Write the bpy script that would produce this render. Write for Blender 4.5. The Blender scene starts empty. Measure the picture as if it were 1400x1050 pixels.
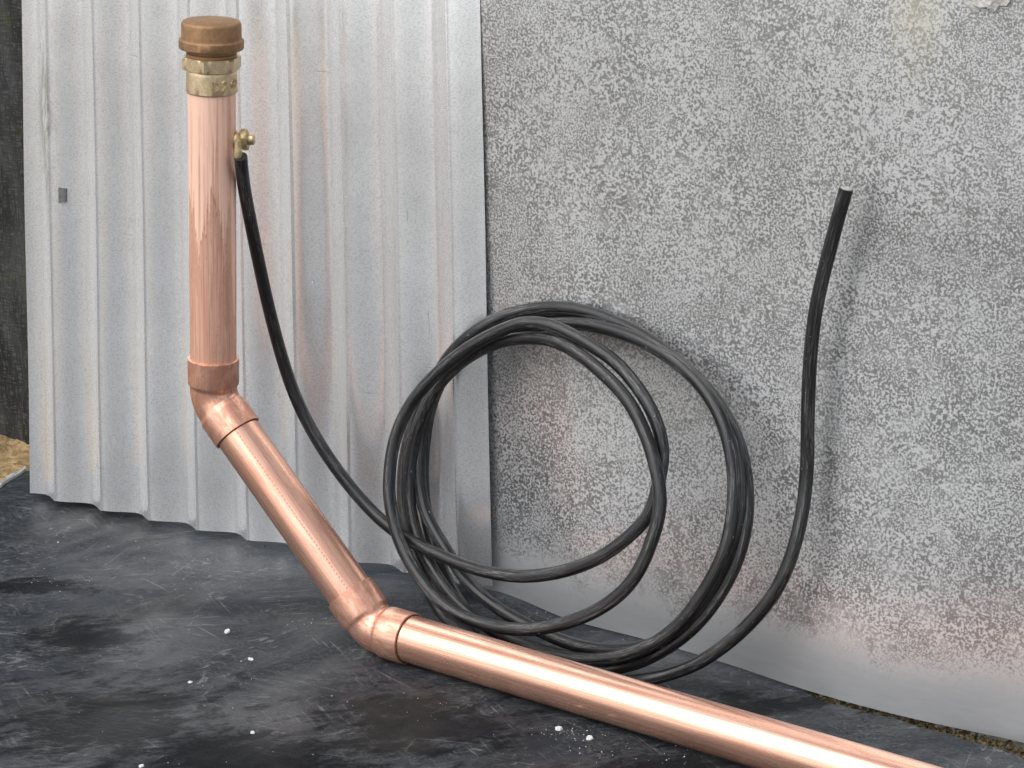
import bpy, bmesh, math, random
from mathutils import Vector, Matrix, noise
random.seed(7)
R = math.radians
scene = bpy.context.scene
col = scene.collection

# ------------------------------------------------------------------ camera
FOCAL = 3200.0            # focal length in pixels of a 1400 x 1050 frame
PITCH = R(18.0)
FWD = Vector((0, math.cos(PITCH), -math.sin(PITCH)))
UPV = Vector((0, math.sin(PITCH), math.cos(PITCH)))
RGT = Vector((1, 0, 0))
CAM = Vector((0, 0, 1.125))
cam = bpy.data.cameras.new('camera')
cam.sensor_width = 36.0
cam.lens = 36.0 * FOCAL / 1400.0
cam.clip_start = 0.05
cam.clip_end = 3000
camo = bpy.data.objects.new('camera', cam)
camo.location = CAM
camo.rotation_euler = (R(90) - PITCH, 0, 0)
col.objects.link(camo)
scene.camera = camo

# ------------------------------------------------------------------ sky, sun, exposure
SUN_EL, SUN_AZ = R(50), R(232)          # azimuth clockwise from +Y
world = bpy.data.worlds.new('World')
scene.world = world
world.use_nodes = True
wn = world.node_tree
wn.nodes.clear()
w_out = wn.nodes.new('ShaderNodeOutputWorld')
w_bg = wn.nodes.new('ShaderNodeBackground')
w_sky = wn.nodes.new('ShaderNodeTexSky')
w_sky.sky_type = 'NISHITA'
w_sky.sun_disc = False
w_sky.sun_elevation = SUN_EL
w_sky.sun_rotation = SUN_AZ
w_sky.dust_density = 1.5
w_hs = wn.nodes.new('ShaderNodeHueSaturation')
w_hs.inputs['Saturation'].default_value = 0.28
wn.links.new(w_sky.outputs[0], w_hs.inputs['Color'])
wn.links.new(w_hs.outputs[0], w_bg.inputs['Color'])
w_bg.inputs['Strength'].default_value = 0.115
wn.links.new(w_bg.outputs[0], w_out.inputs['Surface'])

sun = bpy.data.lights.new('sun', 'SUN')
sun.energy = 1.25
sun.angle = R(55)
sun.color = (1.0, 0.99, 0.975)
suno = bpy.data.objects.new('sun', sun)
sd = Vector((math.sin(SUN_AZ) * math.cos(SUN_EL), math.cos(SUN_AZ) * math.cos(SUN_EL), math.sin(SUN_EL)))
suno.rotation_euler = sd.to_track_quat('Z', 'Y').to_euler()
suno.location = sd * 6
col.objects.link(suno)

scene.view_settings.view_transform = 'Standard'
scene.view_settings.look = 'None'
scene.view_settings.gamma = 1.0
scene.view_settings.use_curve_mapping = False
scene.view_settings.exposure = 0.72
scene.render.engine = 'CYCLES'
scene.cycles.max_bounces = 6
scene.cycles.diffuse_bounces = 3
scene.cycles.glossy_bounces = 4
scene.cycles.adaptive_threshold = 0.02

# ------------------------------------------------------------------ helpers
def ray(px, py):
    return RGT * ((px - 700) / FOCAL) - UPV * ((py - 525) / FOCAL) + FWD
def hit_t(px, py, P, n):
    d = ray(px, py)
    return (Vector(P) - CAM).dot(n) / d.dot(n)
def at(px, py, P, n):
    return CAM + ray(px, py) * hit_t(px, py, P, n)
Z = Vector((0, 0, 1))
def ground(px, py, z=0.0):
    return at(px, py, (0, 0, z), Z)

def tag(o, label=None, cat=None, group=None, kind=None):
    if label: o['label'] = label
    if cat: o['category'] = cat
    if group: o['group'] = group
    if kind: o['kind'] = kind
    return o
def empty(name, loc):
    o = bpy.data.objects.new(name, None)
    o.location = loc
    o.empty_display_size = 0.05
    col.objects.link(o)
    return o
def link(name, verts, faces, mat, parent=None, smooth=True, origin=None, frame=None, tube=None):
    """verts are world points; the object gets its origin / frame and local vertices"""
    M = Matrix.Identity(4)
    if frame is not None:
        M = frame.to_4x4()
    if origin is not None:
        M = Matrix.Translation(origin) @ M
    Mi = M.inverted()
    me = bpy.data.meshes.new(name)
    me.from_pydata([Mi @ Vector(v) for v in verts], [], faces)
    if tube is not None:
        a = me.attributes.new('tube', 'FLOAT_VECTOR', 'POINT')
        flat = [c for t in tube for c in t]
        a.data.foreach_set('vector', flat)
    bm = bmesh.new(); bm.from_mesh(me)
    bmesh.ops.recalc_face_normals(bm, faces=bm.faces)
    bm.to_mesh(me); bm.free()
    if smooth:
        me.polygons.foreach_set('use_smooth', [True] * len(me.polygons))
        try: me.set_sharp_from_angle(angle=R(38))
        except Exception: pass
    me.materials.append(mat)
    o = bpy.data.objects.new(name, me)
    col.objects.link(o)
    if parent is not None:
        o.parent = parent
        o.matrix_parent_inverse = Matrix.Identity(4)
        o.matrix_local = Matrix.Translation(-Vector(parent.location)) @ M
    else:
        o.matrix_world = M
    return o

def frame_for(d):
    d = d.normalized()
    a = Vector((0, 0, 1)) if abs(d.z) < 0.9 else Vector((1, 0, 0))
    x = a.cross(d).normalized()
    y = d.cross(x)
    return x, y, d

def sweep(path, radii, segs=48, s0=0.0, caps=(True, True), wob=0.0, x0=None):
    """tube along path; returns verts, faces, tube coords (cos, sin, length)"""
    n = len(path)
    tang = []
    for i in range(n):
        a = path[max(i - 1, 0)]; b = path[min(i + 1, n - 1)]
        t = (b - a)
        if t.length < 1e-9: t = tang[-1] if tang else Vector((0, 0, 1))
        tang.append(t.normalized())
    x = frame_for(tang[0])[0] if x0 is None else (x0 - tang[0] * x0.dot(tang[0])).normalized()
    V, F, T = [], [], []
    s = s0
    for i in range(n):
        if i: s += (path[i] - path[i - 1]).length
        t = tang[i]
        x = (x - t * x.dot(t)).normalized()
        y = t.cross(x)
        for k in range(segs):
            an = 2 * math.pi * k / segs
            c, sn = math.cos(an), math.sin(an)
            r = radii[i]
            if wob: r *= 1 + wob * noise.noise(Vector((c * 1.5, sn * 1.5, s * 22)))
            V.append(path[i] + (x * c + y * sn) * r)
            T.append((c, sn, s))
    for i in range(n - 1):
        for k in range(segs):
            k2 = (k + 1) % segs
            F.append((i * segs + k, i * segs + k2, (i + 1) * segs + k2, (i + 1) * segs + k))
    if caps[0]: F.append(tuple(range(segs - 1, -1, -1)))
    if caps[1]: F.append(tuple(range((n - 1) * segs, n * segs)))
    return V, F, T

def lathe(base, axis, prof, segs=64, fn=None):
    """prof = (radius, height along axis); fn(angle, r, j) may alter the radius"""
    x, y, d = frame_for(axis)
    V, F, T = [], [], []
    for j, (r, h) in enumerate(prof):
        for k in range(segs):
            an = 2 * math.pi * k / segs
            rr = fn(an, r, j) if fn else r
            V.append(base + d * h + (x * math.cos(an) + y * math.sin(an)) * rr)
            T.append((math.cos(an), math.sin(an), h))
    n = len(prof)
    for j in range(n - 1):
        for k in range(segs):
            k2 = (k + 1) % segs
            F.append((j * segs + k, j * segs + k2, (j + 1) * segs + k2, (j + 1) * segs + k))
    F.append(tuple(range(segs - 1, -1, -1)))
    F.append(tuple(range((n - 1) * segs, n * segs)))
    return V, F, T

def hexr(an, flat, rot=0.0):
    a = ((an + rot) % (math.pi / 3)) - math.pi / 6
    return flat / math.cos(a)

# ------------------------------------------------------------------ node helpers
class NT:
    def __init__(self, name):
        self.m = bpy.data.materials.new(name)
        self.m.use_nodes = True
        self.t = self.m.node_tree
        self.b = self.t.nodes['Principled BSDF']
    def node(self, typ, **kw):
        n = self.t.nodes.new(typ)
        for k, v in kw.items(): setattr(n, k, v)
        return n
    def lk(self, a, b): self.t.links.new(a, b)
    def setin(self, sock, v):
        if isinstance(v, bpy.types.NodeSocket): self.lk(v, sock)
        else: sock.default_value = v
    def coord(self): return self.node('ShaderNodeTexCoord').outputs['Object']
    def tube(self):
        a = self.node('ShaderNodeAttribute'); a.attribute_name = 'tube'; return a.outputs['Vector']
    def mapping(self, v, scale=(1, 1, 1), rot=(0, 0, 0), loc=(0, 0, 0)):
        if any(rot):                         # turn first, then stretch
            m = self.node('ShaderNodeMapping'); self.lk(v, m.inputs['Vector'])
            m.inputs['Rotation'].default_value = rot
            v = m.outputs[0]
        m = self.node('ShaderNodeMapping'); self.lk(v, m.inputs['Vector'])
        m.inputs['Scale'].default_value = scale; m.inputs['Location'].default_value = loc
        return m.outputs[0]
    def noise(self, v, scale=5, detail=3, rough=0.55, dist=0.0):
        n = self.node('ShaderNodeTexNoise'); self.lk(v, n.inputs['Vector'])
        n.inputs['Scale'].default_value = scale; n.inputs['Detail'].default_value = detail
        n.inputs['Roughness'].default_value = rough; n.inputs['Distortion'].default_value = dist
        return n.outputs['Fac']
    def voro(self, v, scale=5, feature='F1', rand=1.0, out='Distance'):
        n = self.node('ShaderNodeTexVoronoi'); n.feature = feature; self.lk(v, n.inputs['Vector'])
        n.inputs['Scale'].default_value = scale; n.inputs['Randomness'].default_value = rand
        return n.outputs[out]
    def step(self, v, a, b, lo=0.0, hi=1.0):
        n = self.node('ShaderNodeMapRange'); n.interpolation_type = 'SMOOTHSTEP'
        self.lk(v, n.inputs['Value'])
        self.setin(n.inputs['From Min'], a); self.setin(n.inputs['From Max'], b)
        self.setin(n.inputs['To Min'], lo); self.setin(n.inputs['To Max'], hi)
        return n.outputs[0]
    def math(self, op, a, b=None, c=None):
        n = self.node('ShaderNodeMath'); n.operation = op
        self.setin(n.inputs[0], a)
        if b is not None: self.setin(n.inputs[1], b)
        if c is not None: self.setin(n.inputs[2], c)
        return n.outputs[0]
    def mix(self, f, a, b):
        n = self.node('ShaderNodeMix'); n.data_type = 'RGBA'
        self.setin(n.inputs[0], f)
        for s, v in ((n.inputs[6], a), (n.inputs[7], b)):
            if isinstance(v, (tuple, list)): s.default_value = (*v[:3], 1)
            else: self.lk(v, s)
        return n.outputs[2]
    def xyz(self, v):
        n = self.node('ShaderNodeSeparateXYZ'); self.lk(v, n.inputs[0]); return n.outputs
    def bump(self, h, strength=0.3, dist=0.001, normal=None):
        n = self.node('ShaderNodeBump'); self.lk(h, n.inputs['Height'])
        n.inputs['Strength'].default_value = strength; n.inputs['Distance'].default_value = dist
        if normal is not None: self.lk(normal, n.inputs['Normal'])
        return n.outputs[0]
    def out(self, color=None, rough=None, metal=None, spec=None, normal=None):
        b = self.b
        if color is not None:
            if isinstance(color, (tuple, list)): b.inputs['Base Color'].default_value = (*color[:3], 1)
            else: self.lk(color, b.inputs['Base Color'])
        for nm, v in (('Roughness', rough), ('Metallic', metal), ('Specular IOR Level', spec)):
            if v is not None: self.setin(b.inputs[nm], v)
        if normal is not None: self.lk(normal, b.inputs['Normal'])
        return self.m

# ------------------------------------------------------------------ materials
EDGE_U = -0.001
def mat_flat_zinc():
    t = NT('mottled_zinc')
    c = t.coord(); s = t.xyz(c)
    fa = t.noise(c, 335, 2.5, 0.62, 0.25)
    fb = t.noise(t.mapping(c, (1, 1, 1), (0, 0, 0), (3.3, 1.7, 2.1)), 450, 2.5, 0.62, 0.2)
    pick = t.step(t.noise(c, 16, 3, 0.6), 0.4, 0.6)
    fine = t.math('ADD', t.math('MULTIPLY', fa, pick), t.math('MULTIPLY', fb, t.math('SUBTRACT', 1.0, pick)))
    blot = t.noise(c, 62, 2.5, 0.55, 0.6)
    dens = t.noise(c, 7, 3, 0.6)
    # density of the grey speckles varies over the sheet
    thr = t.step(dens, 0.25, 0.75, 0.522, 0.466)
    mixd = t.math('ADD', t.math('MULTIPLY', fine, 0.91), t.math('MULTIPLY', blot, 0.09))
    spk = t.step(mixd, t.math('SUBTRACT', thr, 0.028), t.math('ADD', thr, 0.034))
    spk = t.math('MULTIPLY', spk, t.step(t.noise(c, 45, 2), 0.3, 0.55, 0.7, 1.0))
    # a few larger round grey spots
    vd = t.voro(t.mapping(c, (1, 1, 1)), 24)
    vm = t.math('MULTIPLY', t.math('SUBTRACT', 1.0, t.step(vd, 0.08, 0.24)), 0.4)
    vm = t.math('MULTIPLY', vm, t.step(t.noise(c, 9, 1), 0.5, 0.62))
    spk = t.math('MAXIMUM', spk, vm)
    # bare, un-oxidised zinc along the foot and along the covered left edge
    wav = t.noise(c, 11, 4, 0.65)
    foot = t.step(t.math('ADD', s[2], t.math('MULTIPLY', t.math('SUBTRACT', wav, 0.5), 0.12)), -0.01, 0.15)
    edge = t.step(t.math('ADD', t.math('ADD', s[0], t.math('MULTIPLY', s[2], 0.041)), t.math('MULTIPLY', t.math('SUBTRACT', t.noise(c, 60, 3), 0.5), 0.006)), EDGE_U, EDGE_U + 0.002)
    spk = t.math('MULTIPLY', spk, t.step(t.math('ADD', t.math('MULTIPLY', foot, 0.75), t.math('MULTIPLY', t.noise(c, 150, 2), 0.5)), 0.35, 0.9))
    ox = t.math('MULTIPLY', t.step(foot, 0.0, 0.5), edge)
    light = t.mix(t.noise(c, 5, 4), (0.60, 0.605, 0.61), (0.71, 0.712, 0.715))
    dark = t.mix(t.noise(c, 90, 2), (0.245, 0.247, 0.247), (0.35, 0.352, 0.35))
    bare = t.mix(t.noise(t.mapping(c, (30, 30, 160)), 1.0, 3), (0.62, 0.635, 0.64), (0.76, 0.77, 0.775))
    oxc = t.mix(spk, light, dark)
    oxc = t.mix(t.step(t.noise(c, 420, 2), 0.56, 0.7, 0, 0.35), oxc, (0.74, 0.74, 0.74))
    colr = t.mix(ox, bare, oxc)
    # soft-edged yellowish patch high on the right
    dx = t.math('SUBTRACT', s[0], 0.520); dz = t.math('SUBTRACT', s[2], 0.752)
    st = t.math('SQRT', t.math('ADD', t.math('MULTIPLY', dx, dx), t.math('MULTIPLY', t.math('MULTIPLY', dz, dz), 0.35)))
    st = t.math('SUBTRACT', 1.0, t.step(t.math('ADD', st, t.math('MULTIPLY', wav, 0.05)), 0.03, 0.075))
    colr = t.mix(t.math('MULTIPLY', st, 0.5), colr, (0.62, 0.58, 0.47))
    rough = t.mix(ox, (0.30,) * 3, t.mix(spk, (0.37,) * 3, (0.33,) * 3))
    met = t.mix(ox, (0.68,) * 3, t.mix(spk, (0.62,) * 3, (0.8,) * 3))
    nb = t.bump(t.math('MULTIPLY', spk, -1.0), 0.12, 0.0004)
    return t.out(colr, rough, met, 0.4, nb)

def mat_corrugated():
    t = NT('galvanised_corrugated')
    c = t.coord(); s = t.xyz(c)
    grain = t.noise(t.mapping(c, (420, 420, 560)), 1.0, 3, 0.65)
    clouds = t.noise(t.mapping(c, (9, 9, 3)), 1.0, 4, 0.6)
    streak = t.noise(t.mapping(c, (120, 120, 2.0)), 1.0, 3, 0.6)
    a = t.mix(clouds, (0.82, 0.824, 0.83), (0.93, 0.933, 0.938))
    a = t.mix(t.step(grain, 0.45, 0.62, 0, 0.55), a, (0.56, 0.56, 0.562))
    a = t.mix(t.step(streak, 0.56, 0.74, 0, 0.35), a, (0.76, 0.77, 0.78))
    # dark scuffs, long and thin
    sc = t.noise(t.mapping(c, (260, 260, 14)), 1.0, 2, 0.5)
    scm = t.math('MULTIPLY', t.step(sc, 0.72, 0.79), t.step(t.noise(c, 8, 2), 0.54, 0.64))
    a = t.mix(t.math('MULTIPLY', scm, 0.75), a, (0.16, 0.16, 0.165))
    # horizontal faint handling lines
    hl = t.noise(t.mapping(c, (12, 12, 210)), 1.0, 1, 0.5)
    hm = t.math('MULTIPLY', t.step(hl, 0.74, 0.78), t.step(t.noise(c, 14, 2), 0.5, 0.58))
    a = t.mix(t.math('MULTIPLY', hm, 0.4), a, (0.25, 0.25, 0.25))
    # mud and sealant wiped on the left edge high up
    dx = t.math('SUBTRACT', s[0], 0.052); dz = t.math('SUBTRACT', s[2], 0.52)
    st = t.math('ADD', t.math('ABSOLUTE', t.math('MULTIPLY', dx, 3.6)), t.math('ABSOLUTE', t.math('MULTIPLY', dz, 0.55)))
    blot = t.noise(t.mapping(c, (70, 70, 24)), 1.0, 4, 0.7)
    stm = t.math('MULTIPLY', t.math('SUBTRACT', 1.0, t.step(st, 0.03, 0.11)), t.step(blot, 0.40, 0.56))
    a = t.mix(t.math('MULTIPLY', stm, 0.75), a, (0.30, 0.275, 0.225))
    rough = t.math('ADD', 0.19, t.math('MULTIPLY', clouds, 0.14))
    rough = t.math('ADD', rough, t.math('MULTIPLY', stm, 0.2))
    nb = t.bump(grain, 0.10, 0.0005)
    nb = t.bump(t.noise(t.mapping(c, (10, 10, 6)), 1.0, 2), 0.35, 0.005, nb)
    return t.out(a, rough, 0.72, 0.4, nb)

def mat_copper(name, film=0.0, tarn=0.5, film_z=0.0, shine=0.24, met0=0.82, hairk=0.4, ts=17, dots=None, tth=0.54):
    t = NT(name)
    c = t.tube(); s = t.xyz(c)
    streak = t.noise(t.mapping(c, (9, 9, 5)), 1.0, 4, 0.65)
    hair = t.noise(t.mapping(c, (34, 34, 7)), 1.0, 3, 0.6)
    patch = t.noise(t.mapping(c, (2.2, 2.2, ts)), 1.0, 4, 0.62, 0.6)
    base = t.mix(t.step(streak, 0.35, 0.65), (0.82, 0.42, 0.295), (0.92, 0.565, 0.42))
    base = t.mix(t.step(hair, 0.55, 0.63, 0, hairk), base, (0.44, 0.19, 0.12))
    scr = t.noise(t.mapping(c, (90, 90, 10)), 1.0, 2, 0.5)
    base = t.mix(t.step(scr, 0.60, 0.70, 0, 0.4), base, (0.98, 0.72, 0.58))
    spots = t.noise(t.mapping(c, (12, 12, 420)), 1.0, 2, 0.5)
    base = t.mix(t.step(spots, 0.70, 0.76, 0, 0.5), base, (0.30, 0.13, 0.08))
    tm = t.step(t.math('ADD', t.math('MULTIPLY', patch, 0.6), t.math('MULTIPLY', streak, 0.4)), tth, tth + 0.045, 0, tarn)
    base = t.mix(tm, base, (0.50, 0.23, 0.15))
    rimt = t.math('SUBTRACT', 1.0, t.step(t.math('ABSOLUTE', t.math('SUBTRACT', t.math('ADD', t.math('MULTIPLY', patch, 0.6), t.math('MULTIPLY', streak, 0.4)), tth)), 0.002, 0.012))
    base = t.mix(t.math('MULTIPLY', rimt, tarn * 0.6), base, (0.24, 0.10, 0.06))
    rough = t.math('ADD', shine, t.math('MULTIPLY', streak, 0.12))
    rough = t.math('ADD', rough, t.math('MULTIPLY', tm, 0.18))
    met = met0
    if dots:
        # a faint printed line of dots along the tube
        ca, sa = dots
        off = t.math('ADD', t.math('MULTIPLY', s[0], -sa), t.math('MULTIPLY', s[1], ca))
        on = t.math('ADD', t.math('MULTIPLY', s[0], ca), t.math('MULTIPLY', s[1], sa))
        dm = t.math('MULTIPLY', t.math('SUBTRACT', 1.0, t.step(t.math('ABSOLUTE', off), 0.020, 0.045)), t.step(on, 0.0, 0.1))
        dm = t.math('MULTIPLY', dm, t.step(t.math('SINE', t.math('MULTIPLY', s[2], 1250.0)), 0.0, 0.5))
        base = t.mix(t.math('MULTIPLY', dm, 0.6), base, (0.20, 0.10, 0.07))
    if film > 0:
        # a pale dried flux film that has run down in drips
        drip = t.noise(t.mapping(c, (3.3, 3.3, 1.5), (0, 0, 0), (0.7, 2.2, 0)), 1.0, 4, 0.7)
        wide = t.noise(t.mapping(c, (1.1, 1.1, 0.6)), 1.0, 1, 0.5)
        lim = t.math('ADD', film_z, t.math('ADD', t.math('MULTIPLY', t.math('SUBTRACT', drip, 0.5), 0.30), t.math('MULTIPLY', t.math('SUBTRACT', wide, 0.5), 0.55)))
        fm = t.step(t.math('SUBTRACT', s[2], lim), -0.0015, 0.0015)
        cut = t.step(t.noise(t.mapping(c, (2.6, 2.6, 1.6), (0, 0, 0), (1.3, 0.4, 0)), 1.0, 5, 0.72), 0.53, 0.56, 1.0, 0.2)
        fm = t.math('MULTIPLY', t.math('MULTIPLY', fm, cut), film)
        fm = t.math('MULTIPLY', fm, t.step(t.noise(t.mapping(c, (15, 15, 5), (0, 0, 0), (3, 1, 0)), 1.0, 3, 0.6), 0.60, 0.66, 1.0, 0.35))
        rimm = t.math('SUBTRACT', 1.0, t.step(t.math('ABSOLUTE', t.math('SUBTRACT', t.math('SUBTRACT', s[2], lim), -0.002)), 0.0, 0.004))
        base = t.mix(t.math('MULTIPLY', rimm, 0.7), base, (0.36, 0.15, 0.09))
        base = t.mix(fm, base, (0.97, 0.645, 0.50))
        rough = t.math('ADD', rough, t.math('MULTIPLY', fm, 0.16))
        met = t.math('SUBTRACT', met0, t.math('MULTIPLY', fm, 0.3))
    nb = t.bump(streak, 0.10, 0.0008)
    nb = t.bump(hair, 0.08, 0.0005, nb)
    nb = t.bump(patch, 0.05, 0.001, nb)
    return t.out(base, rough, met, 0.5, nb)

def mat_brass(name, a, b, rough=0.35, sc=160):
    t = NT(name)
    c = t.coord()
    n = t.noise(c, sc, 4, 0.65)
    n2 = t.noise(c, sc * 0.35, 3, 0.6)
    colr = t.mix(t.step(t.math('ADD', t.math('MULTIPLY', n, 0.5), t.math('MULTIPLY', n2, 0.5)), 0.4, 0.6), a, b)
    return t.out(colr, t.math('ADD', rough, t.math('MULTIPLY', n, 0.2)), 0.8, 0.5, t.bump(n, 0.12, 0.0004))

def mat_cable():
    t = NT('black_rubber_cable')
    c = t.tube()
    st = t.noise(t.mapping(c, (3.4, 3.4, 16)), 1.0, 4, 0.65)
    hair = t.noise(t.mapping(c, (6, 6, 34)), 1.0, 4, 0.65)
    spot = t.noise(t.mapping(c, (2.4, 2.4, 170)), 1.0, 2, 0.5)
    a = t.mix(t.step(st, 0.42, 0.68), (0.007, 0.007, 0.0075), (0.024, 0.024, 0.025))
    a = t.mix(t.step(hair, 0.55, 0.70, 0, 0.75), a, (0.10, 0.10, 0.10))
    a = t.mix(t.step(spot, 0.725, 0.77, 0, 0.65), a, (0.30, 0.30, 0.29))
    dus = t.math('MULTIPLY', t.step(t.noise(t.mapping(c, (1.2, 1.2, 9), (0, 0, 0), (5, 2, 1)), 1.0, 3, 0.6), 0.5, 0.65), t.step(t.noise(t.mapping(c, (9, 9, 90)), 1.0, 3, 0.7), 0.42, 0.6))
    a = t.mix(t.math('MULTIPLY', dus, 0.8), a, (0.15, 0.15, 0.148))
    rough = t.math('ADD', 0.24, t.math('MULTIPLY', st, 0.3))
    return t.out(a, rough, 0.0, 0.45, t.bump(hair, 0.25, 0.0006))

DAMP = []
for dpx, dpy, drx, dry in ((150, 985, 150, 60), (330, 1040, 170, 45), (40, 800, 110, 14), (120, 870, 90, 28), (570, 990, 130, 45), (900, 1060, 120, 30), (1010, 960, 150, 16)):
    dg = ground(dpx, dpy)
    DAMP.append((dg.x, dg.y, drx * 0.0011, dry * 0.0026))
def mat_liner():
    t = NT('black_liner_sheet')
    c = t.coord(); s = t.xyz(c)
    big = t.noise(t.mapping(c, (3.2, 4.5, 1), (0, 0, R(35))), 1.0, 3, 0.55, 0.4)
    fine = t.noise(c, 130, 4, 0.65)
    a = t.mix(big, (0.013, 0.016, 0.020), (0.026, 0.031, 0.038))
    # brushed dust in several directions, only in patches
    m = None
    for ang, sx, sy, th, psc, off in ((25, 26, 120, 0.56, 5.0, 0.0), (-38, 22, 150, 0.57, 6.5, 3.1), (68, 30, 130, 0.58, 7.5, 7.7), (-8, 18, 160, 0.56, 4.2, 12.3)):
        sr = t.noise(t.mapping(c, (sx, sy, 1), (0, 0, R(ang)), (off, off * 1.7, 0)), 1.0, 5, 0.68, 1.1)
        pa = t.step(t.noise(t.mapping(c, (psc, psc * 1.4, 1), (0, 0, R(ang)), (off * 2, off, 0)), 1.0, 4, 0.65), 0.42, 0.62)
        k = t.math('MULTIPLY', t.step(sr, th - 0.10, th + 0.06), pa)
        m = k if m is None else t.math('MAXIMUM', m, k)
    gr2 = t.noise(t.mapping(c, (240, 330, 1), (0, 0, R(30))), 1.0, 3, 0.7)
    dust = t.math('MULTIPLY', m, t.step(gr2, 0.42, 0.54, 0.12, 1.0))
    a = t.mix(t.math('MULTIPLY', dust, 0.42), a, (0.17, 0.175, 0.18))
    cloud = t.math('MULTIPLY', t.step(t.noise(t.mapping(c, (7, 12, 1), (0, 0, R(-15)), (1.5, 4, 0)), 1.0, 6, 0.72, 0.8), 0.46, 0.64), t.step(t.noise(c, 210, 3, 0.7), 0.40, 0.62))
    a = t.mix(t.math('MULTIPLY', cloud, 0.32), a, (0.15, 0.15, 0.148))
    # crisp short scuffs lying in every direction
    for ang, off, k1, k2 in ((18, 21.0, 24, 210), (-30, 33.0, 46, 150), (62, 41.0, 15, 230), (-70, 52.0, 60, 120), (-8, 63.0, 12, 170)):
        v = t.noise(t.mapping(c, (k1, k2, 1), (0, 0, R(ang)), (off, off * 0.7, 0)), 1.0, 3.0, 0.6, 0.9)
        pm = t.step(t.noise(t.mapping(c, (6.5, 9, 1), (0, 0, R(ang)), (off * 1.3, 2, 0)), 1.0, 4, 0.7), 0.50, 0.66)
        a = t.mix(t.math('MULTIPLY', t.math('MULTIPLY', t.step(v, 0.58, 0.66), pm), 0.55), a, (0.22, 0.22, 0.218))
        v2 = t.noise(t.mapping(c, (44, 170, 1), (0, 0, R(ang + 8)), (off * 2, off * 0.4, 0)), 1.0, 3.0, 0.6, 0.9)
        a = t.mix(t.math('MULTIPLY', t.step(v2, 0.61, 0.69), 0.4), a, (0.009, 0.010, 0.012))
    # dark damp smears with a brushed rim
    wob = t.noise(t.mapping(c, (40, 19, 1), (0, 0, R(70))), 1.0, 6, 0.75, 0.3)
    damp = None
    for (gx, gy, rx, ry) in DAMP:
        ex = t.math('DIVIDE', t.math('SUBTRACT', s[0], gx), rx); ey = t.math('DIVIDE', t.math('SUBTRACT', s[1], gy), ry)
        d = t.math('SQRT', t.math('ADD', t.math('MULTIPLY', ex, ex), t.math('MULTIPLY', ey, ey)))
        k = t.math('SUBTRACT', 1.0, t.step(t.math('ADD', d, t.math('MULTIPLY', t.math('SUBTRACT', wob, 0.5), 3.2)), 0.35, 1.0))
        damp = k if damp is None else t.math('MAXIMUM', damp, k)
    a = t.mix(t.math('MULTIPLY', damp, 0.8), a, (0.007, 0.0075, 0.0085))
    # single long scratches
    for i, (ang, off, sx) in enumerate(((48, 0.0, 5), (-22, 5.0, 4), (110, 9.0, 6), (12, 14.0, 5))):
        v = t.noise(t.mapping(c, (sx, 300, 1), (0, 0, R(ang)), (off, off, 0)), 1.0, 2.0, 0.5)
        ln = t.math('MULTIPLY', t.step(v, 0.69, 0.76), t.step(t.noise(t.mapping(c, (6, 6, 1), (0, 0, 0), (off, 2, 0)), 1.0, 2), 0.48, 0.6))
        a = t.mix(t.math('MULTIPLY', ln, 0.5), a, (0.24, 0.24, 0.24))
    # brown soil dust
    br = t.step(t.noise(t.mapping(c, (4, 4, 1), (0, 0, 0), (4, 8, 0)), 1.0, 4, 0.6), 0.5, 0.72, 0, 0.3)
    a = t.mix(br, a, (0.075, 0.065, 0.052))
    # wiped glossy and dull areas
    gl = t.noise(t.mapping(c, (3.6, 5.2, 1), (0, 0, R(-20)), (2.3, 0.6, 0)), 1.0, 5, 0.62, 0.5)
    rough = t.step(gl, 0.34, 0.64, 0.62, 0.36)
    rough = t.math('ADD', rough, t.math('MULTIPLY', t.math('MAXIMUM', dust, cloud), 0.22))
    spec = t.math('MULTIPLY', t.step(gl, 0.36, 0.62, 0.12, 0.34), t.math('SUBTRACT', 1.0, t.math('MULTIPLY', damp, 0.7)))
    nb = t.bump(fine, 0.45, 0.0014)
    nb = t.bump(gr2, 0.25, 0.0007, nb)
    nb = t.bump(t.noise(t.mapping(c, (16, 70, 1), (0, 0, R(20))), 1.0, 5, 0.65), 0.35, 0.003, nb)
    return t.out(a, rough, 0.0, spec, nb)

def mat_simple(name, a, b, scale=60, rough=0.8, bump=0.4, bd=0.002, spec=0.3, det=5):
    t = NT(name)
    c = t.coord()
    n = t.noise(c, scale, det, 0.65)
    colr = t.mix(t.step(n, 0.34, 0.66), a, b)
    return t.out(colr, rough, 0.0, spec, t.bump(n, bump, bd))

def mat_board():
    t = NT('weathered_black_board')
    c = t.coord()
    g = t.noise(t.mapping(c, (16, 16, 5)), 1.0, 5, 0.65, 0.4)
    h = t.noise(t.mapping(c, (60, 60, 150)), 1.0, 4, 0.6)
    wv = t.math('MULTIPLY', t.step(t.noise(t.mapping(c, (420, 420, 60)), 1.0, 2), 0.45, 0.6), t.step(t.noise(t.mapping(c, (60, 60, 420)), 1.0, 2), 0.42, 0.6))
    a = t.mix(t.step(g, 0.40, 0.70), (0.008, 0.009, 0.009), (0.045, 0.047, 0.046))
    a = t.mix(t.math('MULTIPLY', wv, 0.5), a, (0.11, 0.112, 0.105))
    a = t.mix(t.step(t.noise(t.mapping(c, (6, 6, 12), (0, 0, 0), (3, 3, 1)), 1.0, 4), 0.54, 0.68, 0, 0.5), a, (0.085, 0.08, 0.025))
    return t.out(a, 0.62, 0.0, 0.3, t.bump(h, 0.4, 0.002))

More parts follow.
